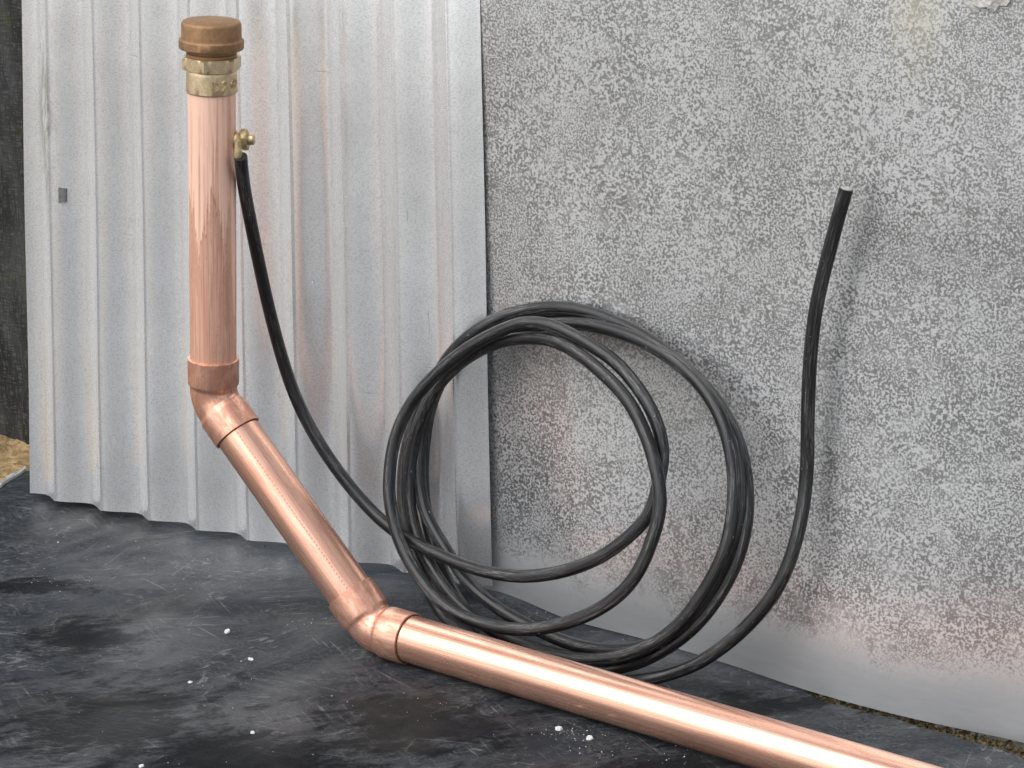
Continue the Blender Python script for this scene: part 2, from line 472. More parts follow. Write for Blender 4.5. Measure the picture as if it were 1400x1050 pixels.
M = dict(
    flat=mat_flat_zinc(), corr=mat_corrugated(),
    cu_up=mat_copper('copper_with_flux_film', film=0.85, tarn=0.4, film_z=-0.155, shine=0.34, met0=0.45, hairk=0.6),
    cu_low=mat_copper('bright_copper_ground', tarn=0.22, shine=0.20),
    cu_elbow=mat_copper('fluxed_copper_elbow', tarn=0.7, shine=0.28, ts=48, tth=0.495, met0=0.75),
    cap=mat_brass('bronze_cap', (0.33, 0.195, 0.105), (0.42, 0.26, 0.145), 0.58, 260),
    brass=mat_brass('cast_brass', (0.60, 0.46, 0.27), (0.74, 0.60, 0.40), 0.38, 420),
    dark_joint=mat_simple('dark_joint', (0.035, 0.016, 0.01), (0.10, 0.05, 0.03), 200),
    brass2=mat_brass('polished_brass', (0.40, 0.30, 0.15), (0.58, 0.46, 0.27), 0.34, 300),
    cable=mat_cable(), liner=mat_liner(), board=mat_board(),
    core=mat_simple('cable_core', (0.32, 0.31, 0.28), (0.50, 0.48, 0.43), 300, 0.6),
    soil=mat_simple('sandy_soil', (0.15, 0.135, 0.11), (0.30, 0.27, 0.22), 70, 0.95, 0.6, 0.006),
    sand=mat_simple('loose_sand', (0.20, 0.13, 0.06), (0.44, 0.31, 0.16), 120, 0.95, 0.7, 0.004),
    chip=mat_simple('white_chip', (0.62, 0.61, 0.59), (0.80, 0.80, 0.78), 300, 0.7),
    foam=mat_simple('dried_sealant', (0.42, 0.40, 0.36), (0.72, 0.71, 0.67), 110, 0.8, 0.6, 0.003),
    moss=mat_simple('mossy_grit', (0.02, 0.018, 0.008), (0.13, 0.095, 0.045), 160, 0.95, 0.5, 0.002),
    tape=mat_simple('grey_tape', (0.13, 0.13, 0.135), (0.19, 0.19, 0.19), 200, 0.6),
    fray=mat_simple('frayed_white_edge', (0.55, 0.54, 0.50), (0.78, 0.77, 0.73), 150, 0.8),
)

# ------------------------------------------------------------------ reference planes
PR = 0.027                                    # copper pipe radius
A0 = ground(560, 873, 0.0268)
A1 = ground(1005, 1004.5, 0.0268)
H = (A1 - A0).normalized()                    # direction of the ground pipe, right and towards the viewer
NP = Vector((H.y, -H.x, 0)).normalized()      # faces the viewer
if NP.dot(CAM - A0) < 0: NP = -NP

# flat sheet
W0 = ground(668, 806, 0.0); W1 = ground(1400, 1015, 0.0)
HW = (W1 - W0).normalized()
NW0 = Vector((HW.y, -HW.x, 0)).normalized()
if NW0.dot(CAM - W0) < 0: NW0 = -NW0
LEAN_W = R(2.0)
UW = (Z * math.cos(LEAN_W) - NW0 * math.sin(LEAN_W)).normalized()
NW = HW.cross(UW).normalized()
if NW.dot(CAM - W0) < 0: NW = -NW

# corrugated sheet (line of its front folds)
DEPTH = 0.0165
K0 = ground(80, 691.5, 0.003); K1 = ground(555, 798.5, 0.003)
HC = (K1 - K0).normalized()
NC0 = Vector((HC.y, -HC.x, 0)).normalized()
if NC0.dot(CAM - K0) < 0: NC0 = -NC0
LEAN_C = R(2.5)
UC = (Z * math.cos(LEAN_C) - NC0 * math.sin(LEAN_C)).normalized()
NC = HC.cross(UC).normalized()
if NC.dot(CAM - K0) < 0: NC = -NC

# ------------------------------------------------------------------ ground
def hgt(x, y):
    """gentle waves of the liner"""
    v = 0.0016 * noise.noise(Vector((x * 3.1, y * 3.6, 1.7))) + 0.0008 * noise.noise(Vector((x * 9, y * 11, 4.2)))
    return v - 0.0022
sz = 400.0
gv = [(-sz, -sz, -0.02), (sz, -sz, -0.02), (sz, sz, -0.02), (-sz, sz, -0.02)]
tag(link('ground', gv, [(0, 1, 2, 3)], M['soil'], smooth=False), kind='structure')

# liner: ruled between its ragged back edge and a far front edge
back_px = [(-420, 905), (-260, 815), (-120, 735), (-30, 683), (0, 665), (20, 652), (40, 641), (90, 632), (220, 650), (420, 708), (640, 770), (800, 820), (984, 890),
           (1080, 934), (1117, 951), (1170, 968), (1230, 984), (1300, 1003), (1400, 1034), (1520, 1070), (1700, 1118)]
back = [ground(x, y) for x, y in back_px]
dense = []
for i in range(len(back) - 1):
    n = max(2, int((back[i + 1] - back[i]).length / 0.008))
    for k in range(n):
        dense.append(back[i].lerp(back[i + 1], k / n))
dense.append(back[-1])
nb = len(dense); NJ = 150
V, F = [], []
for i, p in enumerate(dense):
    rag = 0.006 * noise.noise(Vector((i * 0.21, 0, 3))) + 0.003 * noise.noise(Vector((i * 0.9, 5, 3)))
    q0 = Vector((p.x + rag * 0.6, p.y + rag, 0))
    f = i / (nb - 1)
    q1 = Vector((-2.6 + 5.4 * f, -2.2, 0))
    for j in range(NJ):
        u = (j / (NJ - 1)) ** 2.2
        q = q0.lerp(q1, u)
        lift = 0.0015 * math.exp(-((j / 5.0) ** 2)) * max(0, noise.noise(Vector((i * 0.05, 9, 1))) + 0.2)
        V.append((q.x, q.y, hgt(q.x, q.y) + lift))
for i in range(nb - 1):
    for j in range(NJ - 1):
        a = i * NJ + j
        F.append((a, a + 1, a + NJ + 1, a + NJ))
# a thin downturned rim gives the liner thickness
rim0 = len(V)
for i in range(nb):
    p = V[i * NJ]
    V.append((p[0], p[1] + 0.0005, p[2] - 0.006))
for i in range(nb - 1):
    F.append((i * NJ, (i + 1) * NJ, rim0 + i + 1, rim0 + i))
liner = tag(link('ground_sheet', V, F, M['liner']), kind='structure')

# sand behind the left corner
V, F = [], []
c0 = ground(5, 600)
LA = ground(0, 665); LB = ground(40, 641)
LN = (LB - LA).normalized(); LN = Vector((LN.y, -LN.x, 0))
if LN.dot(CAM - LA) < 0: LN = -LN
N = 170
for i in range(N):
    for j in range(N):
        x = c0.x - 0.75 + 1.1 * i / (N - 1)
        y = c0.y - 0.45 + 1.3 * j / (N - 1)
        e = min(i, j, N - 1 - i, N - 1 - j) / 14.0
        k = min(1, e)
        z = 0.004 + 0.016 * noise.fractal(Vector((x * 9, y * 9, 2)), 1.0, 2.0, 5) + 0.008 * noise.noise(Vector((x * 45, y * 45, 1)))
        d = (Vector((x, y, 0)) - c0)
        z += 0.02 * max(0, min(1, (d.y + 0.05) * 5)) - 0.006
        # dip under the liner
        sdl = (Vector((x, y, 0)) - LA).dot(LN)
        if sdl > 0.02: z -= 0.06 * min(1, (sdl - 0.02) * 20)
        V.append((x, y, -0.019 + (z + 0.012) * k))
for i in range(N - 1):
    for j in range(N - 1):
        a = i * N + j
        F.append((a, a + 1, a + N + 1, a + N))
tag(link('sand', V, F, M['sand']), 'loose yellow sand behind the liner at the left edge', 'sand', kind='stuff')

# ------------------------------------------------------------------ flat sheet
V, F = [], []

foot_px = [(600, 785), (668, 805), (700, 815), (776, 847), (886, 876), (984, 905), (1117, 949), (1250, 984), (1400, 1016), (1560, 1060)]
fp = []
for x, y in foot_px:
    p = ground(x, y, 0.001); fp.append(((p - W0).dot(HW), (p - W0).dot(NW0)))
def foot_w(u):
    """how far the foot of the sheet bows towards the viewer"""
    if u <= fp[0][0]: return fp[0][1]
    for i in range(len(fp) - 1):
        (a, va), (b, vb) = fp[i], fp[i + 1]
        if u <= b:
            k = (u - a) / (b - a)
            m0 = (vb - fp[max(i - 1, 0)][1]) * 0.5; m1 = (fp[min(i + 2, len(fp) - 1)][1] - va) * 0.5
            return va * (2*k**3 - 3*k*k + 1) + m0 * (k**3 - 2*k*k + k) + vb * (3*k*k - 2*k**3) + m1 * (k**3 - k*k)
    return fp[-1][1]
U0, U1, VT = -0.10, 1.25, 1.08
NU, NV = 190, 120
for side in (0, 1):
    for i in range(NU):
        u = U0 + (U1 - U0) * i / (NU - 1)
        vb = 0.001; fw = foot_w(u)
        for j in range(NV):
            v = vb + (VT - vb) * j / (NV - 1)
            w = 0.0045 * noise.noise(Vector((u * 2.6, v * 2.2, 8))) + 0.0016 * noise.noise(Vector((u * 7, v * 6, 3)))
            dk = max(0.0, 1 - v / 0.5); w = w * (0.35 + 0.65 * min(1, v / 0.15)) + fw * dk * dk * (3 - 2 * dk)
            V.append(W0 + HW * u + UW * v + NW * (w - 0.0012 * side))
base = NU * NV
for i in range(NU - 1):
    for j in range(NV - 1):
        a = i * NV + j
        F.append((a, a + 1, a + NV + 1, a + NV))
        F.append((base + a, base + a + NV, base + a + NV + 1, base + a + 1))
for i in range(NU - 1):
    a = i * NV; F.append((a, a + NV, base + a + NV, base + a))
    a = i * NV + NV - 1; F.append((a, base + a, base + a + NV, a + NV))
for j in range(NV - 1):
    a = j; F.append((a, base + a, base + a + 1, a + 1))
    a = (NU - 1) * NV + j; F.append((a, a + 1, base + a + 1, base + a))
frW = Matrix((HW, -NW, UW)).transposed()
flat = link('flat_metal_sheet', V, F, M['flat'], origin=W0, frame=frW)
tag(flat, 'flat galvanised metal sheet with grey speckled mottling, standing behind the cable coil', 'metal sheet')

# ------------------------------------------------------------------ corrugated sheet
def onC(px, py): return at(px, py, K0, NC)
def onF(px, py, off): return at(px, py, W0 + NW * off, NW)
bl, br_ = onC(34, 677), onF(664, 806, 0.030)
tl, tr = onC(22, 0), onF(647, 0, 0.017)
tl = bl + (tl - bl) * 1.30; tr = br_ + (tr - br_) * 1.30
NPER = 9.15
PH = 0.35            # the sheet starts part way through a fold
def prof(s):
    """s in 0..1 from one front fold to the next; 0 = front, 1 = DEPTH behind"""
    if s < 0.035:
        return 0.11 * (s / 0.035)
    if s < 0.60:
        k = (s - 0.035) / 0.565
        return 0.11 + 0.89 * (0.35 * k + 0.65 * (k * k * (3 - 2 * k)))
    k = (s - 0.60) / 0.40
    return 1 - k * k * (1.9 - 0.9 * k)
NUc, NVc = 9 * 56, 50
V, F = [], []
for side in (0, 1):
    for i in range(NUc + 1):
        f = i / NUc
        cyc = PH + f * NPER
        s = cyc - math.floor(cyc)
        d = prof(s) * DEPTH
        for j in range(NVc + 1):
            g = j / NVc
            p = bl.lerp(br_, f).lerp(tl.lerp(tr, f), g)
            w = -d + 0.0022 * noise.noise(Vector((f * 5, g * 3, 2)))
            V.append(p + NC * (w - 0.0009 * side))
W = NVc + 1; base = (NUc + 1) * W
for i in range(NUc):
    for j in range(NVc):
        a = i * W + j
        F.append((a, a + 1, a + W + 1, a + W)); F.append((base + a, base + a + W, base + a + W + 1, base + a + 1))
for i in range(NUc):
    a = i * W; F.append((a, a + W, base + a + W, base + a))
    a = i * W + NVc; F.append((a, base + a, base + a + W, a + W))
for j in range(NVc):
    a = j; F.append((a, base + a, base + a + 1, a + 1))
    a = NUc * W + j; F.append((a, a + 1, base + a + 1, base + a))
frC = Matrix((HC, -NC, UC)).transposed()
corr = empty('corrugated_metal_sheet', bl)
tag(corr, 'corrugated galvanised metal sheet with vertical folds behind the upright copper pipe', 'metal sheet')
cs = link('panel', V, F, M['corr'], parent=corr, origin=bl, frame=frC)
cs.data.set_sharp_from_angle(angle=R(24))
# a torn scrap of tape left on it
q = onC(81, 268); x_, y_ = HC, UC
V = []
for sx, sy in ((-.0045, -.010), (.004, -.0085), (.0045, .009), (-.004, .010)):
    p = q + x_ * sx + y_ * sy
    g = (p - bl).dot(UC) / (tl - bl).dot(UC)
    eL, eR = bl.lerp(tl, g), br_.lerp(tr, g)
    f = (p - eL).dot(HC) / (eR - eL).dot(HC)
    cyc = PH + f * NPER
    ref = bl.lerp(br_, f).lerp(tl.lerp(tr, f), g)
    w = (ref - p).dot(NC) - prof(cyc - math.floor(cyc)) * DEPTH + 0.0022 * noise.noise(Vector((f * 5, g * 3, 2)))
    V.append(p + NC * (w + 0.003))
for v in V[:4]: V.append(v - NC * 0.005)
link('tape_scrap', V, [(0, 1, 2, 3), (0, 4, 5, 1), (1, 5, 6, 2), (2, 6, 7, 3), (3, 7, 4, 0)], M['tape'], parent=corr, smooth=False, origin=q)
# ------------------------------------------------------------------ black board behind on the left
B0 = ground(-160, 560, 0.0); B1 = ground(40, 603, 0.0)
HB = (B1 - B0).normalized()
NB = Vector((HB.y, -HB.x, 0)).normalized()
if NB.dot(CAM - B0) < 0: NB = -NB
V, F = [], []
n1, n2 = 40, 40
for side in (0, 1):
    for i in range(n1 + 1):
        for j in range(n2 + 1):
            u = -0.35 + 0.85 * i / n1; v = -0.01 + 1.15 * j / n2
            w = 0.006 * noise.noise(Vector((u * 6, v * 3, 1)))
            V.append(B0 + HB * u + Z * v + NB * (w - 0.018 * side))
W = n2 + 1; base = (n1 + 1) * W
for i in range(n1):
    for j in range(n2):
        a = i * W + j
        F.append((a, a + 1, a + W + 1, a + W)); F.append((base + a, base + a + W, base + a + W + 1, base + a + 1))
for i in range(n1):
    a = i * W; F.append((a, a + W, base + a + W, base + a))
    a = i * W + n2; F.append((a, base + a, base + a + W, a + W))
for j in range(n2):
    a = j; F.append((a, base + a, base + a + 1, a + 1))
    a = n1 * W + j; F.append((a, a + 1, base + a + 1, base + a))
tag(link('black_board', V, F, M['board'], origin=B0, frame=Matrix((HB, -NB, Z)).transposed()),
    'weathered black board standing on sand behind the corrugated sheet', 'board')

# ------------------------------------------------------------------ copper pipe assembly
def onP(px, py): return at(px, py, A0, NP)
P_top = onP(289.5, 128); P_v1 = onP(292, 545); P_v2 = onP(513, 859)
P_v2.z = 0.0268
P_end = P_v2 + H * 1.25
U1d = (P_top - P_v1).normalized()
D1 = (P_v2 - P_v1).normalized()
pipe = empty('copper_pipe', (P_v2.x, P_v2.y, 0.0))
tag(pipe, 'copper pipe rising in two bends from the black liner to a bronze cap', 'pipe')
LEG = 0.051
def straight(a, b, n): return [a.lerp(b, i / n) for i in range(n + 1)]
def pipe_part(name, a, b, mat, s0):
    path = straight(a, b, 90)
    V, F, T = sweep(path, [PR] * len(path), 72, s0=s0, wob=0.004, x0=NP)
    return link(name, V, F, mat, parent=pipe, origin=a, tube=T)
IN = 0.030
up_len = (P_top - P_v1).length
pu = pipe_part('upright_pipe', P_v1 + U1d * IN, P_top + U1d * 0.01, M['cu_up'], -0.33)
mid = P_v1.lerp(P_v2, 0.5); yv = D1.cross(NP)
vx, vy = (CAM - mid).dot(NP), (CAM - mid).dot(yv); vl = math.hypot(vx, vy)
M['cu_diag'] = mat_copper('printed_copper_diagonal', tarn=0.4, shine=0.22, tth=0.53, dots=(vx / vl, vy / vl))
pd = pipe_part('diagonal_pipe', P_v1 + D1 * IN, P_v2 - D1 * IN, M['cu_diag'], 1.0)
pg = pipe_part('ground_pipe', P_v2 + H * IN, P_end, M['cu_low'], 2.0)
print('pipe lengths', up_len, (P_v2 - P_v1).length)

def elbow(v, dir_in, dir_out, s0):
    """dir_in, dir_out point away from the vertex along the two legs"""
    ang = math.pi - math.acos(max(-1, min(1, dir_in.dot(dir_out))))
    Rb = 0.034
    tl_ = Rb * math.tan(ang / 2)
    pts, rad = [], []
    rs, rb, lip = PR + 0.0030, PR + 0.0006, 0.0008
    # leg in
    def leg(sgn_dir, outward):
        L = [(LEG, PR + 0.0001), (LEG, rs - lip), (LEG - 0.0005, rs), (LEG - 0.010, rs), (LEG - 0.020, rs), (tl_ + 0.0065, rs), (tl_ + 0.0045, rs - 0.0003), (tl_ + 0.002, rb + 0.0004), (tl_, rb)]
        return [(v + sgn_dir * d, r) for d, r in L]
    a = leg(dir_in, True)
    b = leg(dir_out, True)[::-1]
    p0 = v + dir_in * tl_; p1 = v + dir_out * tl_
    bis = (dir_in + dir_out).normalized()
    cen = v + bis * (Rb / math.cos(ang / 2))
    arc = []
    e0 = (p0 - cen).normalized(); e1 = (p1 - cen).normalized()
    for i in range(1, 14):
        k = i / 14
        th = ang * k
        e = (e0 * math.sin(ang - th) + e1 * math.sin(th)) / math.sin(ang)
        arc.append((cen + e * Rb, rb))
    allp = a + arc + b
    path = [p for p, r in allp]; rad = [r for p, r in allp]
    # explicit tangents for repeated points
    n = len(path); tang = []
    for i in range(n):
        if i < len(a): tang.append(-dir_in)
        elif i >= n - len(b): tang.append(dir_out)
        else: tang.append((path[i + 1] - path[i - 1]).normalized())
    segs = 72; V, F, T = [], [], []; s = s0
    x = NP.copy()
    for i in range(n):
        if i: s += (path[i] - path[i - 1]).length
        t = tang[i]; x = (x - t * x.dot(t)).normalized(); y = t.cross(x)
        for k in range(segs):
            an = 2 * math.pi * k / segs
            r = rad[i] * (1 + 0.005 * noise.noise(Vector((math.cos(an) * 1.4, math.sin(an) * 1.4, s * 30))))
            V.append(path[i] + (x * math.cos(an) + y * math.sin(an)) * r); T.append((math.cos(an), math.sin(an), s))
    for i in range(n - 1):
        for k in range(segs):
            k2 = (k + 1) % segs
            F.append((i * segs + k, i * segs + k2, (i + 1) * segs + k2, (i + 1) * segs + k))
    o = link('elbow', V, F, M['cu_elbow'], parent=pipe, origin=v, tube=T)
    # dark solder line in the gap of each socket mouth
    for dr in ((dir_out,) if s0 > 2 else ()):
        V, F, T = lathe(v + dr * (LEG - 0.001), dr, [(PR + 0.0004, 0), (PR + 0.0017, 0.0004), (PR + 0.0010, 0.0014), (PR + 0.0002, 0.0018)], 64)
        link('solder_ring', V, F, M['dark_joint'], parent=o_parent(o), origin=v)
    return o
def o_parent(o): return pipe
e1 = elbow(P_v1, U1d, D1, 3.0)
e1['label'] = 'upper elbow streaked with flux where the upright meets the diagonal'
e2 = elbow(P_v2, -D1, H, 4.3)
e2['label'] = 'lower elbow streaked with flux lying on the liner'

# union and cap at the head of the pipe; heights from the measured picture rows
def hrow(py): return (onP(289.5, py) - P_top).dot(U1d)
px2m = (onP(300, 100) - onP(289.5, 100)).dot(H) and 0.054 / 65.2
h0 = hrow(125); h1 = hrow(94); h2 = hrow(76); h3 = hrow(66); h4 = hrow(53); h5 = hrow(33); h6 = hrow(24.5)
fit = [(PR + 0.0002, h0 - 0.0006), (0.0282, h0 - 0.0004), (0.0292, h0 + 0.001), (0.0288, h0 + 0.008), (0.0284, h1 - 0.005), (0.0280, h1 - 0.001), (0.0262, h1 + 0.001)]
V, F, T = lathe(P_top, U1d, fit, 72, lambda an, r, j: r * (1 + 0.006 * noise.noise(Vector((math.cos(an) * 4, math.sin(an) * 4, j)))))
collar = link('collar', V, F, M['brass'], parent=pipe, origin=P_top)
# raised cast marks on the collar
def mark(strokes, ang0, z0, size, name='cast_mark'):
    xx = (-NP).cross(U1d).normalized()
    if xx.x < 0: xx = -xx
    V, F = [], []
    for (xa, ya, xb, yb) in strokes:
        m = 6
        for side in (0,):
            pts = []
            for k in range(m + 1):
                f = k / m
                lx = (xa + (xb - xa) * f) * size; lz = (ya + (yb - ya) * f) * size
                pts.append((lx, lz))
            dx, dz = xb - xa, yb - ya; L = math.hypot(dx, dz) or 1
            ox, oz = -dz / L * 0.0008, dx / L * 0.0008
            b0 = len(V)
            for lx, lz in pts:
                for sgn, rr in ((-1, 0.0284), (-0.6, 0.0302), (0.6, 0.0302), (1, 0.0284)):
                    an = ang0 + (lx + ox * sgn) / 0.029
                    z = z0 + lz + oz * sgn
                    V.append(P_top + U1d * z + (NP * math.cos(an) + xx * math.sin(an)) * rr)
            for k in range(m):
                for c in range(3):
                    a = b0 + k * 4 + c
                    F.append((a, a + 1, a + 5, a + 4))
            F.append((b0, b0 + 1, b0 + 2, b0 + 3)); e = b0 + m * 4; F.append((e, e + 3, e + 2, e + 1))
    return link(name, V, F, M['brass'], parent=collar_root, origin=P_top)
collar_root = pipe
zc = (h0 + h1) / 2
tilt = -R(14)                                    # picture axis relative to the plane normal
I_ = [(0, 0, 0, 1)]
D_ = [(0, 0, 0, 1), (0, 1, .35, .85), (.35, .85, .45, .5), (.45, .5, .35, .15), (.35, .15, 0, 0)]
T_ = [(0, .8, .2, 1), (.2, 1, .45, .85), (.45, .85, .4, .55), (.4, .55, 0, 0), (0, 0, .5, 0)]
ring = [(math.cos(a) * .5, math.sin(a) * .5, math.cos(a + .52) * .5, math.sin(a + .52) * .5) for a in [k * .5236 for k in range(12)]]
cc = [(math.cos(a) * .22, math.sin(a) * .22, math.cos(a + .7) * .22, math.sin(a + .7) * .22) for a in [.8 + k * .7 for k in range(6)]]
AV = math.asin(max(-1, min(1, (CAM - P_top).normalized().dot((-NP).cross(U1d).normalized()))))
xs_ = (-NP).cross(U1d).normalized()
if xs_.x < 0: AV = AV
else: AV = AV
base_an = math.atan2((CAM - P_top).dot(xs_ if xs_.x > 0 else -xs_), (CAM - P_top).dot(NP))
mark(I_, base_an + 0.02, zc - 0.007, 0.011)
mark(D_, base_an + 0.10, zc - 0.007, 0.011)
mark(T_, base_an + 0.42, zc - 0.007, 0.011)
mark(ring + cc, base_an + 1.0, zc, 0.010)

flatr = 0.0298
hx = [(0.0270, h1 - 0.0004), (0.0312, h1 + 0.0002), (0.0352, h1 + 0.0014), (0.0352, (h1 + h2) / 2), (0.0352, h2 - 0.0016), (0.0308, h2 - 0.0004), (0.0265, h2)]
V, F, T = lathe(P_top, U1d, hx, 96, lambda an, r, j: min(r, hexr(an, flatr, R(8))))
link('hex_nut', V, F, M['brass'], parent=pipe, origin=P_top)
nk = [(0.0262, h2 - 0.001), (0.0282, h2 + 0.0004), (0.0282, h2 + 0.003), (0.0272, h2 + 0.0036), (0.0284, h2 + 0.005), (0.0284, h3 + 0.001), (0.027, h3 + 0.002)]
V, F, T = lathe(P_top, U1d, nk, 64)
link('threaded_neck', V, F, M['cap'], parent=pipe, origin=P_top)
cp = [(0.0285, h3 - 0.0006), (0.0352, h3), (0.0362, h3 + 0.0012), (0.0362, h4 - 0.0012), (0.0352, h4), (0.0338, h4 + 0.0008), (0.0335, h4 + 0.003), (0.0333, h5), (0.0329, h5 + 0.0018), (0.0318, h5 + 0.0030),
      (0.0300, h5 + 0.0037), (0.0240, h5 + 0.0046), (0.0150, h5 + 0.0050), (0.002, h5 + 0.0051)]
V, F, T = lathe(P_top, U1d, cp, 96, lambda an, r, j: r * (1 + 0.007 * noise.noise(Vector((math.cos(an) * 2.4, math.sin(an) * 2.4, j * 0.7)))))
link('cap', V, F, M['cap'], parent=pipe, origin=P_top)

# earth clamp bolt on the right side of the upright
pc = onP(290, 193)
dv = (RGT + Vector((0, -0.05, 0.06))).normalized()
b_at = pc + dv * (PR - 0.006)
V, F, T = lathe(b_at, dv, [(0.0078, 0), (0.0085, 0.002), (0.0105, 0.005), (0.0108, 0.009), (0.0090, 0.012), (0.0082, 0.013)], 40)
boss = link('boss', V, F, M['brass2'], parent=pipe, origin=b_at)
V, F, T = lathe(b_at + dv * 0.0125, dv, [(0.009, 0), (0.0115, 0.0006), (0.0138, 0.0016), (0.0138, 0.006), (0.0115, 0.0074), (0.008, 0.008)], 60, lambda an, r, j: min(r, hexr(an, 0.0117, 0.3)))
link('nut', V, F, M['brass2'], parent=pipe, origin=b_at)
V, F, T = lathe(b_at + dv * 0.020, dv, [(0.006, 0), (0.0066, 0.001), (0.0064, 0.006), (0.005, 0.0076), (0.001, 0.008)], 32)
link('bolt_end', V, F, M['brass'], parent=pipe, origin=b_at)
lug0 = onP(327, 206) + NP * 0.002
V, F, T = sweep(straight(lug0 + Z * 0.012, lug0 - Z * 0.008, 6), [0.003, 0.0035, 0.004, 0.0045, 0.005, 0.005, 0.005], 24)
link('cable_lug', V, F, M['brass2'], parent=pipe, origin=lug0)

# ------------------------------------------------------------------ cable
CR = 0.0076
# coil plane: stands on the liner behind the pipe and leans on the flat sheet
g_low = ground(837, 915, CR)
t_top = at(760, 419, W0 + NW * (CR * 1.2), NW)
e_dir = (t_top - g_low)
NCo = HW.cross(e_dir).normalized()
if NCo.dot(CAM - g_low) < 0: NCo = -NCo
LAY = 0.0138
LEAD = [(329, 214), (331, 235), (336, 270), (352, 350), (372, 440), (402, 540), (445, 620), (495, 685), (540, 727)]
L_A = [(590, 754), (640, 775), (700, 788), (760, 784), (820, 763), (866, 728), (889, 700), (900, 662), (907, 612), (889, 556), (853, 506), (821, 480), (783, 458), (751, 444), (719, 441),
       (693, 448), (645, 472), (597, 510), (559, 555), (538, 606), (532, 657)]
L_B = [(534, 692), (546, 740), (570, 785), (600, 822), (642, 847), (700, 861), (760, 856), (820, 833), (865, 795), (891, 740), (903, 690), (897, 640), (879, 585), (852, 538), (805, 494), (768, 470), (735, 462),
       (690, 465), (642, 486), (602, 522), (577, 567), (563, 616), (559, 665)]
L_C = [(564, 715), (586, 770), (622, 822), (680, 866), (760, 896), (821, 902), (880, 888), (930, 853), (968, 800), (994, 745), (1004, 680), (1000, 620), (982, 562), (948, 515), (900, 478), (850, 455), (800, 443), (750, 443),
       (700, 452), (650, 474), (606, 512), (572, 560), (556, 612), (550, 665)]
L_D = [(556, 720), (575, 775), (590, 815), (614, 850), (672, 890), (740, 912), (800, 917), (840, 914), (888, 900), (950, 858), (998, 790), (1020, 722), (1021, 658), (1009, 602), (980, 547), (930, 496), (870, 453), (810, 428), (760, 420),
       (708, 426), (660, 445), (617, 482), (590, 530), (578, 580), (573, 625), (574, 665)]
L_E = [(583, 705), (607, 747), (639, 796), (681, 832), (726, 857), (790, 884), (854, 889), (904, 876), (952, 838), (988, 778), (1011, 712), (1014, 652), (1003, 594), (968, 537), (920, 488), (860, 447), (800, 429), (750, 426),
       (702, 438), (654, 464), (614, 502), (590, 550), (580, 605), (578, 660)]
L_F = [(584, 712), (600, 768), (626, 822), (670, 872), (740, 916), (812, 936), (880, 930), (930, 917), (971, 897), (1023, 855), (1066, 800), (1092, 727), (1103, 650), (1104, 580), (1107, 500), (1114, 430), (1127, 370), (1143, 308), (1157, 258)]
seq = []
for i, (x, y) in enumerate(LEAD): seq.append((x, y, ('lead', i / (len(LEAD) - 1))))
def ramp(L, a, b, hold=0.0):
    for i, (x, y) in enumerate(L):
        k = i / (len(L) - 1); k = max(0, (k - hold) / (1 - hold)); k = k * k * (3 - 2 * k)
        seq.append((x, y, ('lay', a + (b - a) * k)))
ramp(L_A, 1.0, -0.6, 0.30)
ramp(L_B, -0.6, 1.9, 0.45)
ramp(L_C, 1.9, 3.0, 0.6)
ramp(L_D, 3.0, 2.6, 0.5)
ramp(L_E, 2.6, 3.6, 0.5)
ramp(L_F, 3.6, 4.0, 0.5)
start_P = lug0 - Z * 0.006
P3 = []
def plane_t(px, py, lay): return hit_t(px, py, g_low + NCo * ((3.2 - lay) * LAY), NCo)
for (x, y, (kind, val)) in seq:
    # the free end stands a little clear of the sheet
    stand = max(0.0, min(1.0, (x - 1040) / 60.0)) * 0.028 if y < 860 else 0.0
    tf = hit_t(x, y, W0 + NW * (CR + 0.003 + stand), NW)
    tc = hit_t(x, y, K0 + NC * (CR + 0.001), NC) if x < 690 else 1e9
    tg = hit_t(x, y, Vector((0, 0, CR + 0.0005)), Z)
    if tg < 0: tg = 1e9
    if kind == 'lead':
        t0 = hit_t(x, y, start_P, NP); t1 = plane_t(x, y, 1.0)
        k = max(0.0, val); k = k * k * (3 - 2 * k)
        tt = t0 + (t1 - t0) * k
    else:
        tt = plane_t(x, y, val)
    # the ground pipe is in the way too: stay behind it
    tt = min(tt, tf, tc, tg)
    P3.append(CAM + ray(x, y) * tt)
def catmull(P, n):
    out = []
    for i in range(len(P) - 1):
        a, b, c, d = P[max(i - 1, 0)], P[i], P[i + 1], P[min(i + 2, len(P) - 1)]
        for k in range(n):
            t = k / n
            out.append(0.5 * ((2 * b) + (c - a) * t + (2 * a - 5 * b + 4 * c - d) * t * t + (3 * b - a - 3 * c + d) * t ** 3))
    out.append(P[-1]); return out
# relax, so the hand-read points turn into the even curve of a stiff cable
path = catmull(P3, 9)
for it in range(14):
    q = path[:]
    for i in range(2, len(path) - 2):
        q[i] = path[i] * 0.5 + (path[i - 1] + path[i + 1]) * 0.25
    path = q
path = [Vector((p.x, p.y, max(p.z, CR + 0.0004))) for p in path]
cable = empty('coiled_cable', (g_low.x, g_low.y, 0.0))
tag(cable, 'black rubber cable coiled in loops against the metal sheets, its cut end pointing up', 'cable')
V, F, T = sweep(path, [CR] * len(path), 20, wob=0.012)
link('sheath', V, F, M['cable'], parent=cable, origin=g_low, tube=T)
ed = (path[-1] - path[-3]).normalized()
V, F, T = lathe(path[-1] - ed * 0.002, ed, [(0.0060, 0), (0.0060, 0.0026), (0.0054, 0.0032), (0.0040, 0.0036), (0.0038, 0.0028), (0.001, 0.0028)], 28)
link('core', V, F, M['core'], parent=cable, origin=path[-1])

